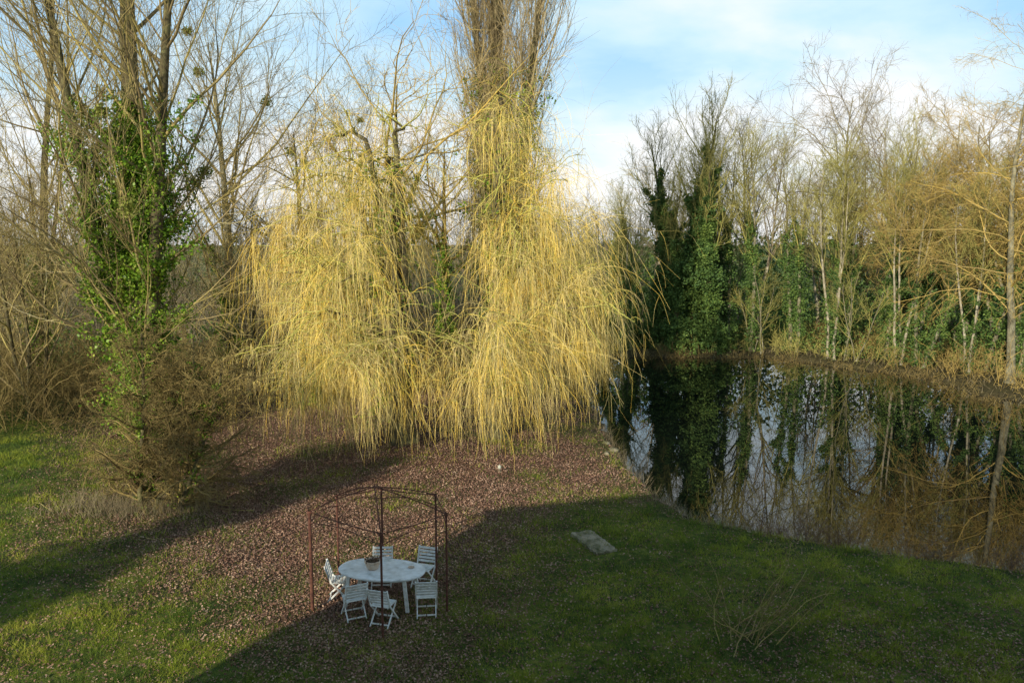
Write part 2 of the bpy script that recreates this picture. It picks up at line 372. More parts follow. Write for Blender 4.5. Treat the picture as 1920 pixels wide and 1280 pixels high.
def bare(seed,H=17,spread=5,r0=.22,n1=20,up=.10,ang=.8,t0=.3,mt=None,mb=None,ivy=0,ivym=None,ivyr=.5,stems=1,tw=.012,n2=7,n3=7,n4=3,wand=.10,ivyh=.6,tr=(.0,.0),ivysz=.2,mist=0,top=.35,br=1.0,lean=.14):
    global rng; rng=np.random.default_rng(seed)
    A=Acc();C=Acc();I=Acc()
    S=np.zeros((stems,3)); 
    if stems>1: S[:,:2]=rng.normal(size=(stems,2))*.35
    S[:,2]=-.15
    D=np.zeros((stems,3)); D[:,2]=1
    if stems>1: D[:,:2]+=rng.normal(size=(stems,2))*lean
    D[:,0]+=tr[0];D[:,1]+=tr[1]
    hh=H*(.8+.2*rng.random(stems)); hh[0]=H
    P0,R0=grow(S,D,hh,16,.045,(0,0,.035),r0/np.sqrt(stems)*1.3,.025)
    R0[:,0]*=1.35; tubes(A,P0,R0,9)
    n1s=max(6,int(n1/np.sqrt(stems)))
    S,D,t,Rr=spawn(P0,R0,n1s,t0,.97,ang,.22)
    L=spread*(top+(1.1-top)*np.sin(np.clip((1-t)/(1-t0),0,1)*math.pi*.62+.15))*rng.uniform(.55,1.3,len(S))
    P1,R1=grow(S,D,L,9,wand,(0,0,up),np.minimum(Rr*.55,.08)*br,.011); tubes(C,P1,R1,5)
    S,D,t,Rr=spawn(P1,R1,n2,.2,1,.65,.2); L=np.repeat(L,n2)*.42*(1.15-.5*t)*rng.uniform(.7,1.3,len(S))
    P2,R2=grow(S,D,L,6,wand*1.3,(0,0,up),np.minimum(Rr*.6,tw*2.2),tw); tubes(C,P2,R2,3)
    S,D,t,Rr=spawn(P2,R2,n3,.15,1,.6,.25); L=np.repeat(L,n3)*.5*rng.uniform(.6,1.3,len(S))
    P3,R3=grow(S,D,L,5,wand*1.5,(0,0,up),tw*.85,tw*.5); tubes(C,P3,R3,2)
    if n4:
        S,D,t,Rr=spawn(P3,R3,n4,.2,1,.6,.25); L=np.repeat(L,n4)*.6*rng.uniform(.6,1.3,len(S))
        P4,R4=grow(S,D,L,4,wand*1.5,(0,0,up),tw*.6,tw*.3); tubes(C,P4,R4,2)
    parts=[('trunk',A,mt or M_bark),('crown',C,mb or M_twigL)]
    if ivy:
        K=P0.shape[1]; kk=max(3,int(K*ivyh))
        c=along(P0[:,:kk],ivy//14); z=c[:,2]/(H*ivyh)
        lump=.55+.45*np.sin(c[:,2]*2.3+seed)*np.sin(c[:,2]*1.1+2)
        c=c+rng.normal(size=c.shape)*np.array([1,1,.3])*(ivyr*lump*(1.1-.6*z))[:,None]
        low=P1[(P1[:,0,2]<H*ivyh)][:,:4]
        if len(low): c=np.concatenate([c,along(low,ivy//40)])
        leaves(I,clumps(c,14,.16*ivysz/.2),ivysz)
        parts.append(('ivy',I,ivym or M_ivy))
    mistle(parts,P1,mist)
    return parts,None

def lombardy(seed,H=30,r0=.5,width=1.0,n1=95,ivy=9000,mist=0,mb=None,mt=None,tw=.010,ivyh=.5,ang=.55,up=.22,fork=0,t0=.06,n2=10,n3=7,l2=1.0,ivyr=1.0,fsp=.13,bl=(3,5),br=1.0,main=.7,pw=.018,fr=.42,ivsz=.14,bw=.06):
    global rng; rng=np.random.default_rng(seed)
    A=Acc();C=Acc();I=Acc()
    S=np.array([[0,0,-.2]]+[[.3*(-1)**i,0,2.] for i in range(fork)],float)
    D=np.array([[0,0,1.]]+[[fsp*(-1)**i*(1+.3*i),.06*i-.1,1.] for i in range(fork)])
    P0,R0=grow(S,D,np.array([H]+[H*.85]*fork),24,pw,(0,0,.04),np.array([r0]+[r0*fr]*fork),.03); R0[0,0]*=1.4
    tubes(A,P0,R0,11)
    S,D,t,Rr=spawn(P0,R0,n1,t0,.97,ang,.2)
    L=width*(bl[0]+bl[1]*np.sin(np.clip(t,0,1)*2.6+.3).clip(.1))*rng.uniform(.5,1.15,len(S))
    P1,R1=grow(S,D,L,11,bw,(0,0,up),br*np.minimum(Rr*.35,.065)*rng.uniform(.5,1.2,len(S)),.008); tubes(C,P1,R1,5)
    S,D,t,_r=spawn(P1,R1,n2,.15,1,.55,.2); L=rng.uniform(.8,2.8,len(S))*width*l2
    P2,R2=grow(S,D,L,6,bw*1.6,(0,0,up*.7),np.minimum(_r*.5,.018),tw*.8); tubes(C,P2,R2,3)
    S,D,t,_r=spawn(P2,R2,n3,.15,1,.55,.2); L=rng.uniform(.4,1.5,len(S))*l2
    P3,R3=grow(S,D,L,4,.14,(0,0,.10),tw*.7,tw*.35); tubes(C,P3,R3,2)
    parts=[('trunk',A,mt or M_bark),('crown',C,mb or M_twigL)]
    if ivy:
        kk=int(24*ivyh); c=np.concatenate([along(P0[:1,:kk],int(ivy/14*main)),along(P0[:,:kk],int(ivy/14*(1-main)))])
        lump=.5+.5*np.sin(c[:,2]*1.7+seed)*np.sin(c[:,2]*.9)
        c=c+rng.normal(size=c.shape)*np.array([1,1,.4])*((.35+.6*lump)*ivyr)[:,None]
        low=P1[(P1[:,0,2]<H*ivyh*.8)][:,:4]; c=np.concatenate([c,along(low,ivy//45)])
        leaves(I,clumps(c,14,ivsz*1.2),ivsz); parts.append(('ivy',I,M_ivy))
    mistle(parts,P1,mist)
    return parts,None

# tall columnar poplar behind the willow
p,_=lombardy(11,H=33,r0=.6,width=.84,n1=125,ivy=20000,ang=.50,up=.21,fork=2,fsp=.07,ivyh=.5,l2=1.0,ivyr=.75,mb=M_twigP,n2=9,n3=8,br=.75)
place(mk(p),'poplar_tree','very tall narrow bare poplar with ivy on its trunk',(-.3,38.5,0))
# big spreading ivy poplar at the lawn edge
p,_=lombardy(12,H=27,r0=.62,width=1.25,n1=50,ivy=52000,mist=5,ang=.85,up=.07,fork=2,fsp=.15,ivyh=.52,mb=M_twigL,ivyr=.66,l2=1.15,n2=10,n3=9,tw=.008,br=1.05,main=.82,pw=.008,fr=.5,ivsz=.125,bw=.10)
place(mk(p),'poplar_tree','large bare poplar with thick ivy and mistletoe',(-14.6,31,0))
p,_=lombardy(13,H=24,r0=.3,width=1.0,n1=38,ivy=4000,mist=2,ang=.7,up=.10,fork=1,mb=M_twigL,ivyh=.35,ivyr=.5,n2=9,n3=6,tw=.009,br=.9,bw=.09)
pl=mk(p)
place(pl,'poplar_tree','bare poplar with ivy clad trunk in undergrowth',(-23.5,39,0),1.0,.95)
place(pl,'poplar_tree','bare poplar with ivy clad trunk in undergrowth',(-32,47,0),4,1.0)
# spreading trees with open crown
p,_=bare(24,H=19,spread=8.5,r0=.28,n1=28,up=.09,ang=.7,t0=.22,mb=M_twigL,mt=M_barkmid,ivy=3500,wand=.12,tw=.009,n4=3,mist=4,tr=(.14,0),ivysz=.17,ivyh=.35,n2=8,n3=7)
ps=mk(p)
place(ps,'bare_tree','tall open crowned bare tree with mistletoe balls',(-15.4,42,0),.2,.95)
place(ps,'bare_tree','tall open crowned bare tree with mistletoe balls',(-9.5,49,0),2.9,.75)
p,_=bare(21,H=14.2,spread=7,r0=.26,n1=20,up=.03,ang=.9,t0=.35,mb=M_twigY,ivy=3500,wand=.2,tw=.009,n4=3,ivyh=.6,ivysz=.15,n3=6)
pt=mk(p)
place(pt,'bare_tree','bare tree with twisted golden brown limbs',(-5.4,33.5,0),.3,1)
place(pt,'bare_tree','bare tree with twisted golden brown limbs',(-9.6,37,0),2.2,.9)
place(pt,'bare_tree','bare tree with twisted golden brown limbs',(-3.2,42,0),4.2,.9)
# shrubby trees at the edge of the lawn
p,_=bare(22,H=5.2,spread=1.65,r0=.13,n1=84,up=-.02,ang=1.0,t0=.03,mb=M_twigO,ivy=2600,wand=.22,tw=.006,stems=4,n2=8,n3=7,n4=3,ivysz=.075,ivyr=.35,ivyh=.9)
place(mk(p),'shrubby_tree','dense twiggy small tree standing in dry grass',(-10.0,22.3,0))
p,_=bare(23,H=11,spread=5.0,r0=.15,n1=24,up=.08,ang=.75,t0=.12,mb=M_twigL,mt=M_bark,ivy=0,wand=.14,tw=.008,stems=3,n2=8,n3=7,n4=3,ivysz=.12,tr=(-.1,0))
pp_=mk(p)
place(pp_,'bare_tree','many stemmed lichen covered bare tree',(-20.5,34.0,0),0,.95)
place(pp_,'bare_tree','many stemmed lichen covered bare tree',(-25.0,36,0),2,.95)
place(pp_,'bare_tree','many stemmed lichen covered bare tree',(-12.0,37,0),4,.8)
# ivy covered trees beside the house, whose shadows cross the lawn
p,_=bare(51,H=12.2,spread=2.4,r0=.3,n1=40,up=.04,ang=1.0,t0=.12,ivy=30000,ivyr=1.0,ivyh=.95,ivysz=.24,n4=0,n2=5,n3=4)
pe=mk(p)
place(pe,'ivy_tree','tree wholly wrapped in ivy standing beside the house',(-21.9,.2,0))
place(pe,'ivy_tree','tree wholly wrapped in ivy standing beside the house',(-21.6,-3.2,0),2.1,.72)

# far bank woodland -----------------------------------------------------
V=[]
V.append(mk(bare(31,H=17,spread=5.5,r0=.17,n1=22,up=.05,ang=.62,t0=.42,mb=M_twigF,mt=M_barkpale,tw=.010,n4=2,n2=7)[0]))
V.append(mk(bare(32,H=14.5,spread=3.6,r0=.15,n1=20,up=.05,ang=.6,t0=.42,mb=M_twigG,mt=M_barkpale,tw=.010,stems=3,n4=2,ivy=2400,ivym=M_ivyF,ivyh=.4,ivyr=.28,ivysz=.14,lean=.07)[0]))
V.append(mk(bare(33,H=15,spread=4,r0=.25,n1=16,up=.12,ang=.6,t0=.4,mb=M_twigG,mt=M_bark,tw=.011,ivy=24000,ivym=M_ivyF,ivyr=.8,ivyh=.75,ivysz=.16,n4=2,wand=.15)[0]))
V.append(mk(bare(34,H=15,spread=4.2,r0=.2,n1=18,up=.07,ang=.65,t0=.4,mb=M_twigG,mt=M_barkmid,tw=.010,ivy=8000,ivym=M_ivyF,ivyr=.42,ivyh=.62,ivysz=.14,n4=2,stems=2,lean=.08)[0]))
V.append(mk(bare(35,H=8,spread=3.0,r0=.09,n1=14,up=.03,ang=.7,t0=.3,mb=M_twigG,mt=M_barkmid,tw=.008,stems=4,n4=2,n2=6,n3=5)[0]))
V.append(mk(bare(36,H=17,spread=6.5,r0=.18,n1=24,up=.0,ang=.85,t0=.45,mb=M_twigF,mt=M_barkmid,tw=.010,n4=2,n2=7,wand=.14)[0]))
V.append(mk(bare(37,H=15,spread=4.6,r0=.16,n1=24,up=.04,ang=.7,t0=.32,mb=M_twigW,mt=M_barkmid,tw=.010,n4=3,n2=8,wand=.14,stems=2,ivy=4200,ivym=M_ivyF,ivyh=.5,ivyr=.4,ivysz=.14,lean=.08)[0]))
LB=['tall bare tree with pale trunk on far bank','slender many stemmed bare tree with pale bark','tall tree wrapped in green ivy by pond','tall bare tree with ivy wrapped twin stems','small many stemmed tree leaning at water edge','tall rounded bare tree rising above the wood','warm brown twigged bare tree beside the pond']
G='trees of the wood around the pond'
rr=np.random.default_rng(5)
spec=[(2,11.6,55.8,.95),(2,13.0,57,1.05),(2,14.2,55.4,.9),(3,15.2,57.2,.95),(3,16.6,56,.9),(0,17.6,58,.85),(2,10.2,57,.8),(3,8.4,56,.65),(2,9.2,58.5,.7),(0,18.6,60,.95),(1,20.9,51.8,.95),(3,19.5,55,.9),
(5,23.5,57,1.0),(1,24.2,49.2,.85),(6,26.0,50.5,1.0),(6,24.9,48.2,.8),(3,27,53,.95),(6,29,51,1.0),(2,31,54,.85),(1,26.6,46,.8),(6,28.6,47,1.0),(3,30.5,48,.85),(6,33,50,1.0),
(4,21.8,50.9,.75),(4,17.2,55.0,.7),(6,28.8,44.5,.9),(3,29.5,46.5,.75),(6,33,44,1.0),(2,34,50,.85),(6,36,47,1.0),(0,6,60,.55),(3,4,57,.55),(2,2,55,.5),(2,6.5,57.5,.6),(3,22.0,53.5,.85),(1,23.0,55.0,.95),(3,25.2,52.5,.85),(0,26.2,55,.9),(2,27.8,56,.85)]
for k in range(14):
    x=rr.uniform(3,46); spec.append((int(rr.choice([0,1,2,3,5,0])) if x<24 else int(rr.choice([0,6,1,3,5])),x,rr.uniform(59,70),rr.uniform(.65,.85)*(.65 if x<12 else 1)))
for k in range(12):
    spec.append((int(rr.choice([0,1,3,5])),rr.uniform(-42,-1),rr.uniform(54,66),rr.uniform(.5,.68)))
for v,x,y,s in spec:
    z=float(gz(np.array([x]),np.array([y]))[0])
    place(V[v],'woodland_tree',LB[v],(x,y,z),rr.uniform(0,6.28),s*rr.uniform(.95,1.05),G)
p,_=bare(41,H=18,spread=5.4,r0=.18,n1=34,up=-.05,ang=.9,t0=.18,mb=M_twigY,mt=M_barkmid,tw=.007,wand=.15,n2=8,n3=7,n4=3,top=.5,br=.5)
pg=mk(p)
place(pg,'bare_tree','bare tree with drooping orange yellow twigs over water',(27.1,42.8,0),.4,1)
place(pg,'bare_tree','bare tree with drooping orange yellow twigs over water',(28.6,39.2,0),2.2,1.0)

# undergrowth ----------------------------------------------------------
rng=np.random.default_rng(99)
def thicket(name,label,pts,h,mat,n=6,tw=.01,up=.03,r=.014):
    A=Acc(); x,y=pts; S=np.stack([x,y,gz(x,y)-.05],-1); N=len(x)
    D=np.stack([rng.normal(size=N)*.45,rng.normal(size=N)*.45,np.ones(N)],-1)
    L=h*rng.uniform(.45,1.1,N)*(.75+.35*np.sin(x*.8)*np.sin(y*.6+1))
    P,R=grow(S,D,L,7,.16,(0,0,up-.03),r,tw); tubes(A,P,R,3)
    S,D,t,_=spawn(P,R,n,.15,1,.7,.3); L=np.repeat(L,n)*.4*rng.uniform(.5,1.2,len(S))
    P,R=grow(S,D,L,5,.2,(0,0,up),tw,tw*.5); tubes(A,P,R,2)
    S,D,t,_=spawn(P,R,3,.2,1,.7,.3); L=np.repeat(L,3)*.45
    P,R=grow(S,D,L,4,.2,(0,0,up),tw*.6,tw*.4); tubes(A,P,R,2)
    return single(name,A.mesh(name,mat),label,'undergrowth',kind='stuff')
x=rng.uniform(-34,-13,2300); y=rng.uniform(25.5,44,2300); k=((y>44+x*.78+1.5)&(x<-15.5)&(y>26+rng.random(2300)*3))|(y>32.5); thicket('undergrowth','tangled brown bramble and twigs under the trees',(x[k],y[k]),4.2,M_twigO,tw=.008)
x=rng.uniform(-14,4,1200); y=rng.uniform(38,52,1200); k=sdist(x,y,POND)>.5; thicket('undergrowth','tangled brown bramble and twigs behind the willows',(x[k],y[k]),4.2,M_twigO,tw=.011)
x=rng.uniform(-52,2,1500); y=rng.uniform(50,62,1500); thicket('undergrowth','tall leafless hedge of twigs beyond the garden',(x,y),8.5,M_twigF,tw=.014,r=.025,n=8,up=.06)
x=rng.uniform(3,24,1500); y=rng.uniform(40,66,1500); s_=sdist(x,y,POND); k=(s_>.9)&(s_<16); thicket('undergrowth','dense brushwood along the far pond bank',(x[k],y[k]),2.0,M_twigG,tw=.010,r=.013)
x=rng.uniform(22,45,1200); y=rng.uniform(34,62,1200); s_=sdist(x,y,POND); k=(s_>.9)&(s_<16); thicket('undergrowth','warm brown brushwood along the pond bank',(x[k],y[k]),2.3,M_twigW,tw=.010,r=.013)
fi=np.arange(13,22); i=rng.choice(fi,1100); t=rng.random((1100,1)); pp=POND[i]*(1-t)+POND[(i+1)%len(POND)]*t+rng.normal(size=(1100,2))*.55
k=sdist(pp[:,0],pp[:,1],POND)>-.5; thicket('undergrowth','low twigs and roots overhanging the far waterline',(pp[k,0],pp[k,1]),.95,M_twigO,tw=.009,r=.011,n=5,up=-.03)
t=rng.random(170); cl=rng.choice([.08,.2,.34,.62,.9],170); t=np.clip(cl+rng.normal(size=170)*.035,0,1); x=6.3+6.2*t+rng.normal(size=170)*.2; y=20.8-3.0*t+rng.normal(size=170)*.2-.2; thicket('undergrowth','dark leafless brush at the near water edge',(x,y),1.3,M_twigB,tw=.0036,r=.006,n=5)

# far wood mass
A=Acc();I=Acc()
N=360; x=rng.uniform(-75,75,N); y=rng.uniform(68,95,N); S=np.stack([x,y,np.zeros(N)],-1)
sc_h=np.where(x<14,.7,.9)
D=np.tile([0,0,1.],(N,1)); P,R=grow(S,D,rng.uniform(10,15,N)*sc_h,7,.04,(0,0,.02),.13,.02); tubes(A,P,R,3)
S,D,t,_=spawn(P,R,12,.25,1,.7,.2); L=rng.uniform(1.5,4,len(S)); P1,R1=grow(S,D,L,5,.12,(0,0,.05),.03,.014); tubes(A,P1,R1,2)
S,D,t,_=spawn(P1,R1,7,.2,1,.6,.2); L=rng.uniform(.6,1.8,len(S)); P2,R2=grow(S,D,L,4,.12,(0,0,.05),.013,.008); tubes(A,P2,R2,2)
single('far_woodland',A.mesh('far_woodland',M_twigF),'far off leafless winter woodland','woodland',kind='stuff')
c=np.stack([rng.uniform(-75,75,6000),rng.uniform(66,90,6000),rng.random(6000)**1.3*8],-1); c[:,2]*=np.where(c[:,0]<2,.5,1)
leaves(I,clumps(c,9,.45),.40)
def blobs(n,xr,yr,h,m,sp,sz,pw=1.2):
    c=np.stack([rng.uniform(*xr,n),rng.uniform(*yr,n),rng.random(n)**pw*h],-1)
    c[:,2]*=.5+.5*np.sin(c[:,0]*1.1+.6*c[:,1])*np.sin(c[:,0]*.37+2)
    k=sdist(c[:,0],c[:,1],POND)>1.5; leaves(I,clumps(c[k],m,sp),sz)
blobs(900,(3,42),(60,65),9,14,.35,.19)
blobs(900,(-34,0),(42,52),4,12,.3,.18,1.5)
blobs(250,(20,44),(50,57),6,14,.3,.15)
single('evergreen_understorey',I.mesh('evergreen_understorey',M_ivyF,False),'dark ivy and evergreen growth among far trees','undergrowth',kind='stuff')

# bare shrub on the lawn
rng=np.random.default_rng(14)
A=Acc();B=Acc(); N=18
S=np.zeros((N,3)); S[:,:2]=rng.normal(size=(N,2))*.22; D=np.stack([rng.normal(.15,.7,N),rng.normal(0,.5,N),np.ones(N)],-1)
P,R=grow(S,D,rng.uniform(.9,2.4,N),10,.15,(0,0,.03),.010,.004); tubes(A,P,R,5)
S,D,t,_=spawn(P,R,8,.2,1,.7,.2); P,R=grow(S,D,rng.uniform(.2,.7,len(S)),6,.16,(0,0,0),.0042,.002); tubes(B,P,R,3)
S,D,t,_=spawn(P,R,3,.2,1,.6,.2); P,R=grow(S,D,rng.uniform(.1,.3,len(S)),4,.14,(0,0,0),.0028,.0015); tubes(B,P,R,3)
place(mk([('stems',A,M_twigL),('crown',B,M_twigO)]),'bare_shrub','thin leafless shrub growing from the shaded lawn',(4.4,14.4,0),cat='shrub')

# ------------------------------------------------------------------ furniture
def paint_mat(name,c1,c2,c3,scale=9,rough=.55):
    m,nt,b=base_mat(name,rough,.3); n=noise(nt,scale,8); r=ramp(nt,[(.28,c1),(.42,c2),(.62,c3)]); nt.links.new(n.outputs['Fac'],r.inputs['Fac']); nt.links.new(r.outputs[0],b.inputs['Base Color']); return m
M_white=paint_mat('weathered_white_paint',(.38,.39,.34),(.66,.67,.63),(.80,.82,.81))
M_tabletop=paint_mat('stained_white_tabletop',(.34,.35,.30),(.62,.64,.63),(.80,.83,.84),5)
M_lamp=paint_mat('stained_lantern_glass',(.22,.24,.18),(.40,.42,.34),(.55,.56,.48),20)
M_rust=paint_mat('rusty_iron',(.04,.02,.015),(.09,.036,.026),(.15,.065,.042),14,.85)
M_terra=paint_mat('terracotta',(.34,.24,.16),(.52,.38,.27),(.64,.52,.41),12,.9)
M_stone=paint_mat('mossy_concrete',(.05,.06,.02),(.15,.14,.08),(.32,.28,.20),4,.95)
M_soil=paint_mat('potting_soil',(.02,.015,.01),(.04,.03,.02),(.07,.05,.03),30,.95)

# chair parts (faces +Y)
bm=bmesh.new()
for k in range(6): bm_box(bm,(0,-.17+k*.068,.44-.004*abs(k-2.5)),(.42,.052,.018))
for s in(-1,1): bm_box(bm,(s*.185,0,.422),(.025,.40,.028))
seat=bm_mesh(bm,'seat',M_white,.003)
def bpos(z): return -.16-(z-.44)*.34
bm=bmesh.new()
for k in range(5):
    z=.52+k*.07
    bm_bar(bm,(-.205,bpos(z),z),(.205,bpos(z),z),.018,.050,(0,1,.3))
back=bm_mesh(bm,'backrest',M_white,.003)
def legmesh(s):
    bm=bmesh.new()
    bm_bar(bm,(s*.222,bpos(.84),.84),(s*.222,bpos(.44),.44),.024,.042)
    bm_bar(bm,(s*.222,bpos(.45),.45),(s*.222,.24,0),.024,.038)
    bm_bar(bm,(s*.197,.19,.42),(s*.197,-.25,0),.022,.036)
    bm_box(bm,(s*.105,-.20,.055),(.19,.02,.03)); bm_box(bm,(s*.11,.175,.08),(.2,.02,.03))
    return bm_mesh(bm,'leg',M_white,.003)
lm_,rm_=legmesh(-1),legmesh(1)
first=thing('garden_chair','white slatted folding chair tucked under oval table','chair',(0,0,0),group='chairs around the garden table')
cp=[part('seat',seat,first),part('backrest',back,first),part('leg',lm_,first),part('leg',rm_,first)]
CH=[(-3.20,15.38,.45),(-2.56,15.12,-.28),(-1.74,15.45,.1),(-1.95,16.82,math.pi-.3),(-2.88,16.88,math.pi+.05),(-3.70,16.33,-1.45)]
CL=['white slatted folding chair at the near side of table','white slatted folding chair pulled back from the table','white slatted folding chair near the table end','white slatted folding chair facing across the oval table','white slatted folding chair facing across the oval table','white slatted folding chair at the round end of table']
for i,(x,y,r) in enumerate(CH):
    z=float(gz(np.array([x]),np.array([y]))[0])+.015
    if i==0: o=first
    else:
        o=first.copy(); COL.objects.link(o)
        for q in cp:
            c=q.copy(); c.parent=o; COL.objects.link(c)
    o.location=(x,y,z); o.rotation_euler=(0,0,r); o.scale=(.95,.95,.95); o['label']=CL[i]
# table
tz=float(gz(np.array([-2.73]),np.array([16.0]))[0])+.01
tb=thing('garden_table','weathered white oval garden table with flower pot','table',(-2.73,16.0,tz),-.2)
bm=bmesh.new()
def superell(a,b,n=48,e=2.25):
    return [(a*math.copysign(abs(math.cos(t))**(2/e),math.cos(t)),b*math.copysign(abs(math.sin(t))**(2/e),math.sin(t))) for t in [2*math.pi*i/n for i in range(n)]]
lay=[(.985,.695),(1,.70),(1,.722),(.992,.728)]
rings=[[bm.verts.new((x,y,z)) for x,y in superell(.93*s,.56*s)] for s,z in lay]
for a_,b_ in zip(rings,rings[1:]):
    for i in range(48): bm.faces.new((a_[i],a_[(i+1)%48],b_[(i+1)%48],b_[i]))
bm.faces.new(rings[-1]); bm.faces.new(rings[0][::-1])
part('table_top',bm_mesh(bm,'table_top',M_tabletop),tb)
bm=bmesh.new()
for i in range(32):
    s1=superell(.8,.44,32)[i]; s2=superell(.8,.44,32)[(i+1)%32]
    bm_bar(bm,(s1[0],s1[1],.662),(s2[0],s2[1],.662),.06,.018,(0,0,1))
part('apron',bm_mesh(bm,'apron',M_white),tb)
for sx in(-1,1):
    for sy in(-1,1):
        bm=bmesh.new(); bm_bar(bm,(sx*.60,sy*.33,.69),(sx*.68,sy*.37,0),.075,.045,(1,0,0))
        part('leg',bm_mesh(bm,'leg',M_white,.006),tb)
def lathe(bm,prof,n=28,cap=True):
    rs=[[bm.verts.new((r*math.cos(2*math.pi*i/n),r*math.sin(2*math.pi*i/n),z)) for i in range(n)] for r,z in prof]
    for a_,b_ in zip(rs,rs[1:]):
        for i in range(n): bm.faces.new((a_[i],a_[(i+1)%n],b_[(i+1)%n],b_[i]))
    if cap: bm.faces.new(rs[0][::-1])
    return rs
pot=thing('flower_pot','terracotta pot of withered plants on the table','flower pot',(-2.92,16.0,tz+.729),0,1.12)
bm=bmesh.new(); lathe(bm,[(.085,0),(.115,.04),(.135,.10),(.14,.135),(.155,.14),(.155,.17),(.135,.17),(.13,.13)])
part('pot',bm_mesh(bm,'pot',M_terra,smooth=True),pot)
bm=bmesh.new(); rs=lathe(bm,[(.10,.12),(.131,.14)],cap=False); bm.faces.new(rs[1])
part('soil',bm_mesh(bm,'soil',M_soil),pot)
A=Acc(); N=26; S=np.stack([rng.normal(size=N)*.05,rng.normal(size=N)*.05,np.full(N,.13)],-1); P,R=grow(S,np.tile([0,0,1.],(N,1))+rng.normal(size=(N,3))*.6,.10,4,.2,(0,0,0),.004,.002); tubes(A,P,R,3)
leaves(A,P[:,-1],.05); part('plant',A.mesh('plant',M_twigB),pot)
bm=bmesh.new(); lathe(bm,[(.03,0),(.05,.004),(.07,.02),(.066,.02),(.048,.008)]); single('small_dish',bm_mesh(bm,'small_dish',M_terra,smooth=True),'small pale dish lying on the table','dish',(-2.12,16.05,tz+.729))

# gazebo frame
gx,gy=-2.72,15.85; R_=1.42; PH=2.08
gzb=thing('gazebo_frame','rusty six sided iron gazebo frame over garden table','gazebo',(gx,gy,0))
angs=[math.radians(a) for a in (-80,-12,42,98,140,186)]
tops=[]
for k,a in enumerate(angs):
    px,py=R_*math.cos(a),R_*math.sin(a); tops.append(Vector((px,py,PH)))
    bm=bmesh.new(); r=.024 if k!=5 else .038
    bmesh.ops.create_cone(bm,cap_ends=True,segments=10,radius1=r,radius2=r*.9,depth=PH+.1)
    bmesh.ops.create_cone(bm,cap_ends=True,segments=10,radius1=r*1.5,radius2=r*1.3,depth=.06,matrix=__import__('mathutils').Matrix.Translation((0,0,PH/2+.02)))
    part('post',bm_mesh(bm,'post',M_rust,smooth=False),gzb,(px,py,PH/2-.03))
def wire(pts,r,name):
    A=Acc(); P=np.array([pts]); tubes(A,P,np.full((1,len(pts)),r),6,np.array([.5])); part(name,A.mesh(name,M_rust),gzb)
apex=Vector((-.12,.1,PH+.44))
for i in range(6):
    a=tops[i];b_=tops[(i+1)%6]
    wire([tuple(a.lerp(b_,t)+Vector((0,0,-.03*math.sin(t*math.pi)))) for t in np.linspace(0,1,7)],.012,'ring_rail')
    wire([tuple(a.lerp(b_,t)+Vector((0,0,-.24+.10*math.sin(t*math.pi)))) for t in np.linspace(0,1,9)],.009,'ring_rail')
    wire([tuple(a.lerp(apex,t)+Vector((0,0,.04*math.sin(t*math.pi)))) for t in np.linspace(0,1,9)],.012,'roof_rib')
bm=bmesh.new(); lathe(bm,[(.02,0),(.05,.01),(.05,.03),(.02,.05),(.005,.08)]); part('finial',bm_mesh(bm,'finial',M_rust),gzb,tuple(apex-Vector((0,0,.03))))

# stone slab
bm=bmesh.new()
bmesh.ops.create_grid(bm,x_segments=10,y_segments=18,size=.5)
for v in bm.verts:
    v.co.x*=.58; v.co.y*=1.36; v.co.z=.085+rng.normal()*.008
geo=bmesh.ops.extrude_face_region(bm,geom=bm.faces[:]); 
for v in [g for g in geo['geom'] if isinstance(g,bmesh.types.BMVert)]: v.co.z-=.15
for v in bm.verts:
    if abs(v.co.x)>.28 or abs(v.co.y)>.66: v.co.x+=rng.normal()*.022; v.co.y+=rng.normal()*.026
single('stone_slab',bm_mesh(bm,'stone_slab',M_stone),'weathered mossy concrete slab lying flat in the grass','slab',(2.05,19.25,float(gz(np.array([2.05]),np.array([19.25]))[0])),(.03,-.02,math.radians(23)))

def rock(x,y,s,lab):
    bm=bmesh.new(); bmesh.ops.create_icosphere(bm,subdivisions=3,radius=s)
    ph=rng.random(3)*6
    for v in bm.verts:
        c=v.co/s; d=1+.18*math.sin(c.x*3+ph[0])+.15*math.sin(c.y*4+ph[1])+.1*math.sin(c.z*6+c.x*5+ph[2]); v.co*=d; v.co.z*=.6
    single('rock',bm_mesh(bm,'rock',M_stone,smooth=True),lab,'rock',(x,y,float(gz(np.array([x]),np.array([y]))[0])+s*.2),group='rocks at the pond edge')
rock(3.75,28.6,.16,'pale rounded rock at the muddy pond edge'); rock(3.4,27.9,.12,'small grey rock on the pond bank'); rock(3.6,29.6,.14,'mossy grey rock on the pond bank')
ln=thing('garden_lantern','small white garden lantern standing on leaf litter','lantern',(-.41,25.6,float(gz(np.array([-.41]),np.array([25.6]))[0])),0,.85)
bm=bmesh.new(); lathe(bm,[(.07,0),(.07,.03),(.02,.04),(.02,.12)]); part('base',bm_mesh(bm,'base',M_stone),ln)
bm=bmesh.new(); lathe(bm,[(.03,.12),(.06,.14),(.07,.2),(.055,.25),(.02,.27),(.001,.3)]); part('shade',bm_mesh(bm,'shade',M_lamp,smooth=True),ln)

A=Acc()
N=26; S=np.stack([rng.uniform(-14,-5,N),rng.uniform(17.5,25,N),np.zeros(N)],-1); S[:,2]=gz(S[:,0],S[:,1])+.03
D=rng.normal(size=(N,3))*np.array([1,1,.05]); P,R=grow(S,D,rng.uniform(.4,1.5,N),6,.12,(0,0,0),.012,.004); P[...,2]=gz(P[...,0],P[...,1])+.03
tubes(A,P,R,4); single('fallen_twigs',A.mesh('fallen_twigs',M_twigL),'broken twigs lying on the lawn','twigs',kind='stuff')

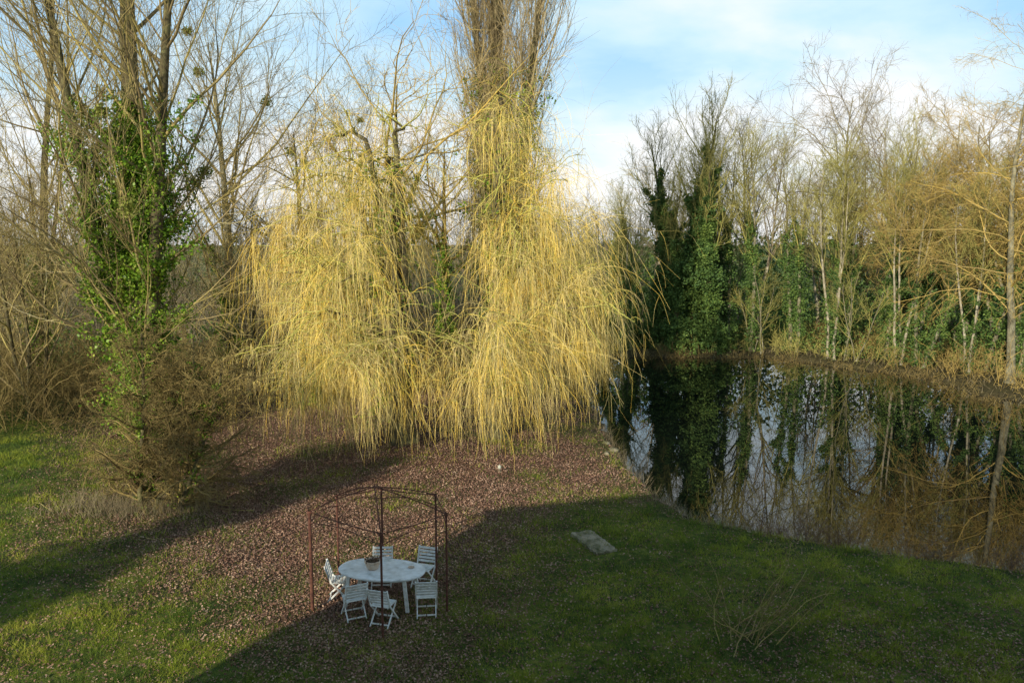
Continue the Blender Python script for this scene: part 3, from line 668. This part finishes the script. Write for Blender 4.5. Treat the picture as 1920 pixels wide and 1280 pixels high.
# ------------------------------------------------------------------ house behind the viewpoint (casts the big shadow)
M_wall=paint_mat('rendered_wall',(.38,.34,.27),(.45,.41,.33),(.5,.46,.38),2,.9)
M_roof=paint_mat('slate_roof',(.05,.05,.055),(.09,.09,.1),(.14,.13,.13),8,.7)
M_glass,_,bb=base_mat('window_glass',.05,.6); bb.inputs['Base Color'].default_value=(.03,.04,.05,1)
hs=thing('house','tall rendered country house with slate roof','house',(0,0,0))
x0,x1,yf,yb,EH,RH=-13.9,20,-.6,-10.5,9.4,12.6
bm=bmesh.new(); bm_box(bm,((x0+x1)/2,(yf+yb)/2,EH/2-.2),(x1-x0,yf-yb,EH+.4)); part('wall',bm_mesh(bm,'wall',M_wall),hs)
bm=bmesh.new(); o_=.35
vs=[bm.verts.new(p) for p in [(x0-o_,yf+o_,EH+.003),(x1+o_,yf+o_,EH+.003),(x1+o_,yb-o_,EH+.003),(x0-o_,yb-o_,EH+.003),(x0+2.2,(yf+yb)/2,RH),(x1-3,(yf+yb)/2,RH)]]
for f in [(0,1,5,4),(2,3,4,5),(3,0,4),(1,2,5),(3,2,1,0)]: bm.faces.new([vs[i] for i in f])
part('roof',bm_mesh(bm,'roof',M_roof),hs)
for wx in (-11,-7,-3.5,3.5,7,11,15):
    for wz in (2,5.2,8.0):
        bm=bmesh.new()
        for s in(-1,1): bm_box(bm,(wx+s*.55,yf+.03,wz),(.08,.08,1.5)); 
        for s in(-1,1): bm_box(bm,(wx,yf+.03,wz+s*.71),(1.02,.08,.08))
        bm_box(bm,(wx,yf+.025,wz),(.05,.06,1.34))
        w=part('window',bm_mesh(bm,'window',M_white),hs)
        bm=bmesh.new(); bm_box(bm,(wx,yf+.005,wz),(1.02,.012,1.34)); g=part('glass',bm_mesh(bm,'glass',M_glass),w)
bm=bmesh.new(); bm_box(bm,(0,yf+.03,1.05),(1.1,.06,2.1)); part('door',bm_mesh(bm,'door',M_bark,.01),hs)
bm=bmesh.new(); bm_box(bm,(8,-5.5,13),(1.2,.8,2.2)); bm_box(bm,(8,-5.5,14.16),(1.36,.96,.12)); part('chimney',bm_mesh(bm,'chimney',M_terra),hs)

# ------------------------------------------------------------------ light and sky
EL=math.radians(20); az=np.array([.52,.855]); az/=np.hypot(*az)
d=Vector((az[0]*math.cos(EL),az[1]*math.cos(EL),-math.sin(EL)))
ld=bpy.data.lights.new('sun','SUN'); ld.energy=5.0; ld.angle=math.radians(.5); ld.color=(1,.90,.71)
lo=bpy.data.objects.new('sun',ld); lo.rotation_euler=d.to_track_quat('-Z','Y').to_euler(); COL.objects.link(lo)
w=bpy.data.worlds.new('World'); sc.world=w; w.use_nodes=True; nt=w.node_tree; L=nt.links.new
bg=nt.nodes['Background']; sky=nt.nodes.new('ShaderNodeTexSky'); sky.sky_type='NISHITA'; sky.sun_disc=False; sky.sun_elevation=EL; sky.sun_rotation=math.atan2(-az[0],-az[1])%(2*math.pi)
sky.air_density=1.0; sky.dust_density=1.2
L(sky.outputs[0],bg.inputs['Color']); bg.inputs['Strength'].default_value=.08
tc=nt.nodes.new('ShaderNodeTexCoord'); sp=nt.nodes.new('ShaderNodeSeparateXYZ'); L(tc.outputs['Generated'],sp.inputs[0])
ad=nt.nodes.new('ShaderNodeMath'); ad.operation='ADD'; ad.inputs[1].default_value=.35; L(sp.outputs['Z'],ad.inputs[0])
cb=nt.nodes.new('ShaderNodeCombineXYZ')
for i,a in enumerate('XY'):
    dv=nt.nodes.new('ShaderNodeMath'); dv.operation='DIVIDE'; L(sp.outputs[a],dv.inputs[0]); L(ad.outputs[0],dv.inputs[1]); L(dv.outputs[0],cb.inputs[i])
nz=nt.nodes.new('ShaderNodeTexNoise'); nz.inputs['Scale'].default_value=1.7; nz.inputs['Detail'].default_value=8; nz.inputs['Roughness'].default_value=.52; nz.inputs['Distortion'].default_value=.3
mp=nt.nodes.new('ShaderNodeMapping'); mp.inputs['Location'].default_value=(1.3,.4,0); mp.inputs['Rotation'].default_value=(0,0,.5); mp.inputs['Scale'].default_value=(.8,1.1,1); L(cb.outputs[0],mp.inputs[0]); L(mp.outputs[0],nz.inputs['Vector'])
cr=ramp(nt,[(.38,(0,0,0)),(.70,(.9,.9,.9))]); L(nz.outputs['Fac'],cr.inputs['Fac'])
hz=nt.nodes.new('ShaderNodeMapRange'); hz.interpolation_type='SMOOTHSTEP'; hz.inputs['From Min'].default_value=.03; hz.inputs['From Max'].default_value=.27; hz.inputs['To Min'].default_value=.85; hz.inputs['To Max'].default_value=.05; L(sp.outputs['Z'],hz.inputs['Value'])
ex=nt.nodes.new('ShaderNodeMapRange'); ex.inputs['From Min'].default_value=-.5; ex.inputs['From Max'].default_value=.25; ex.inputs['To Min'].default_value=-.18; ex.inputs['To Max'].default_value=.03; L(sp.outputs['X'],ex.inputs['Value'])
mx0=nt.nodes.new('ShaderNodeMath'); mx0.operation='ADD'; L(cr.outputs[0],mx0.inputs[0]); L(ex.outputs[0],mx0.inputs[1])
mxx=nt.nodes.new('ShaderNodeMath'); mxx.operation='ADD'; mxx.use_clamp=True; L(mx0.outputs[0],mxx.inputs[0]); L(hz.outputs[0],mxx.inputs[1])
cc=ramp(nt,[(0,(.33,.64,1.0)),(.5,(.62,.85,1.0)),(1,(.98,.99,1))]); L(mxx.outputs[0],cc.inputs['Fac'])
zs=nt.nodes.new('ShaderNodeMapRange'); zs.interpolation_type='SMOOTHSTEP'; zs.inputs['From Min'].default_value=.36; zs.inputs['From Max'].default_value=.72; zs.inputs['To Min'].default_value=1.17; zs.inputs['To Max'].default_value=.42; L(sp.outputs['Z'],zs.inputs['Value'])
bg2=nt.nodes.new('ShaderNodeBackground'); L(cc.outputs[0],bg2.inputs['Color']); L(zs.outputs[0],bg2.inputs['Strength'])
ms=nt.nodes.new('ShaderNodeMixShader'); ms.inputs['Fac'].default_value=.87; L(bg.outputs[0],ms.inputs[1]); L(bg2.outputs[0],ms.inputs[2]); L(ms.outputs[0],nt.nodes['World Output'].inputs['Surface'])

# ------------------------------------------------------------------ camera
cd=bpy.data.cameras.new('camera'); cd.lens=28; cd.sensor_width=36; cd.clip_end=6000; cd.clip_start=.05
co=bpy.data.objects.new('camera',cd); co.location=(0,0,7.5); co.rotation_euler=(math.radians(83),0,0); COL.objects.link(co); sc.camera=co
sc.view_settings.view_transform='Standard'; sc.view_settings.look='None'; sc.view_settings.exposure=0
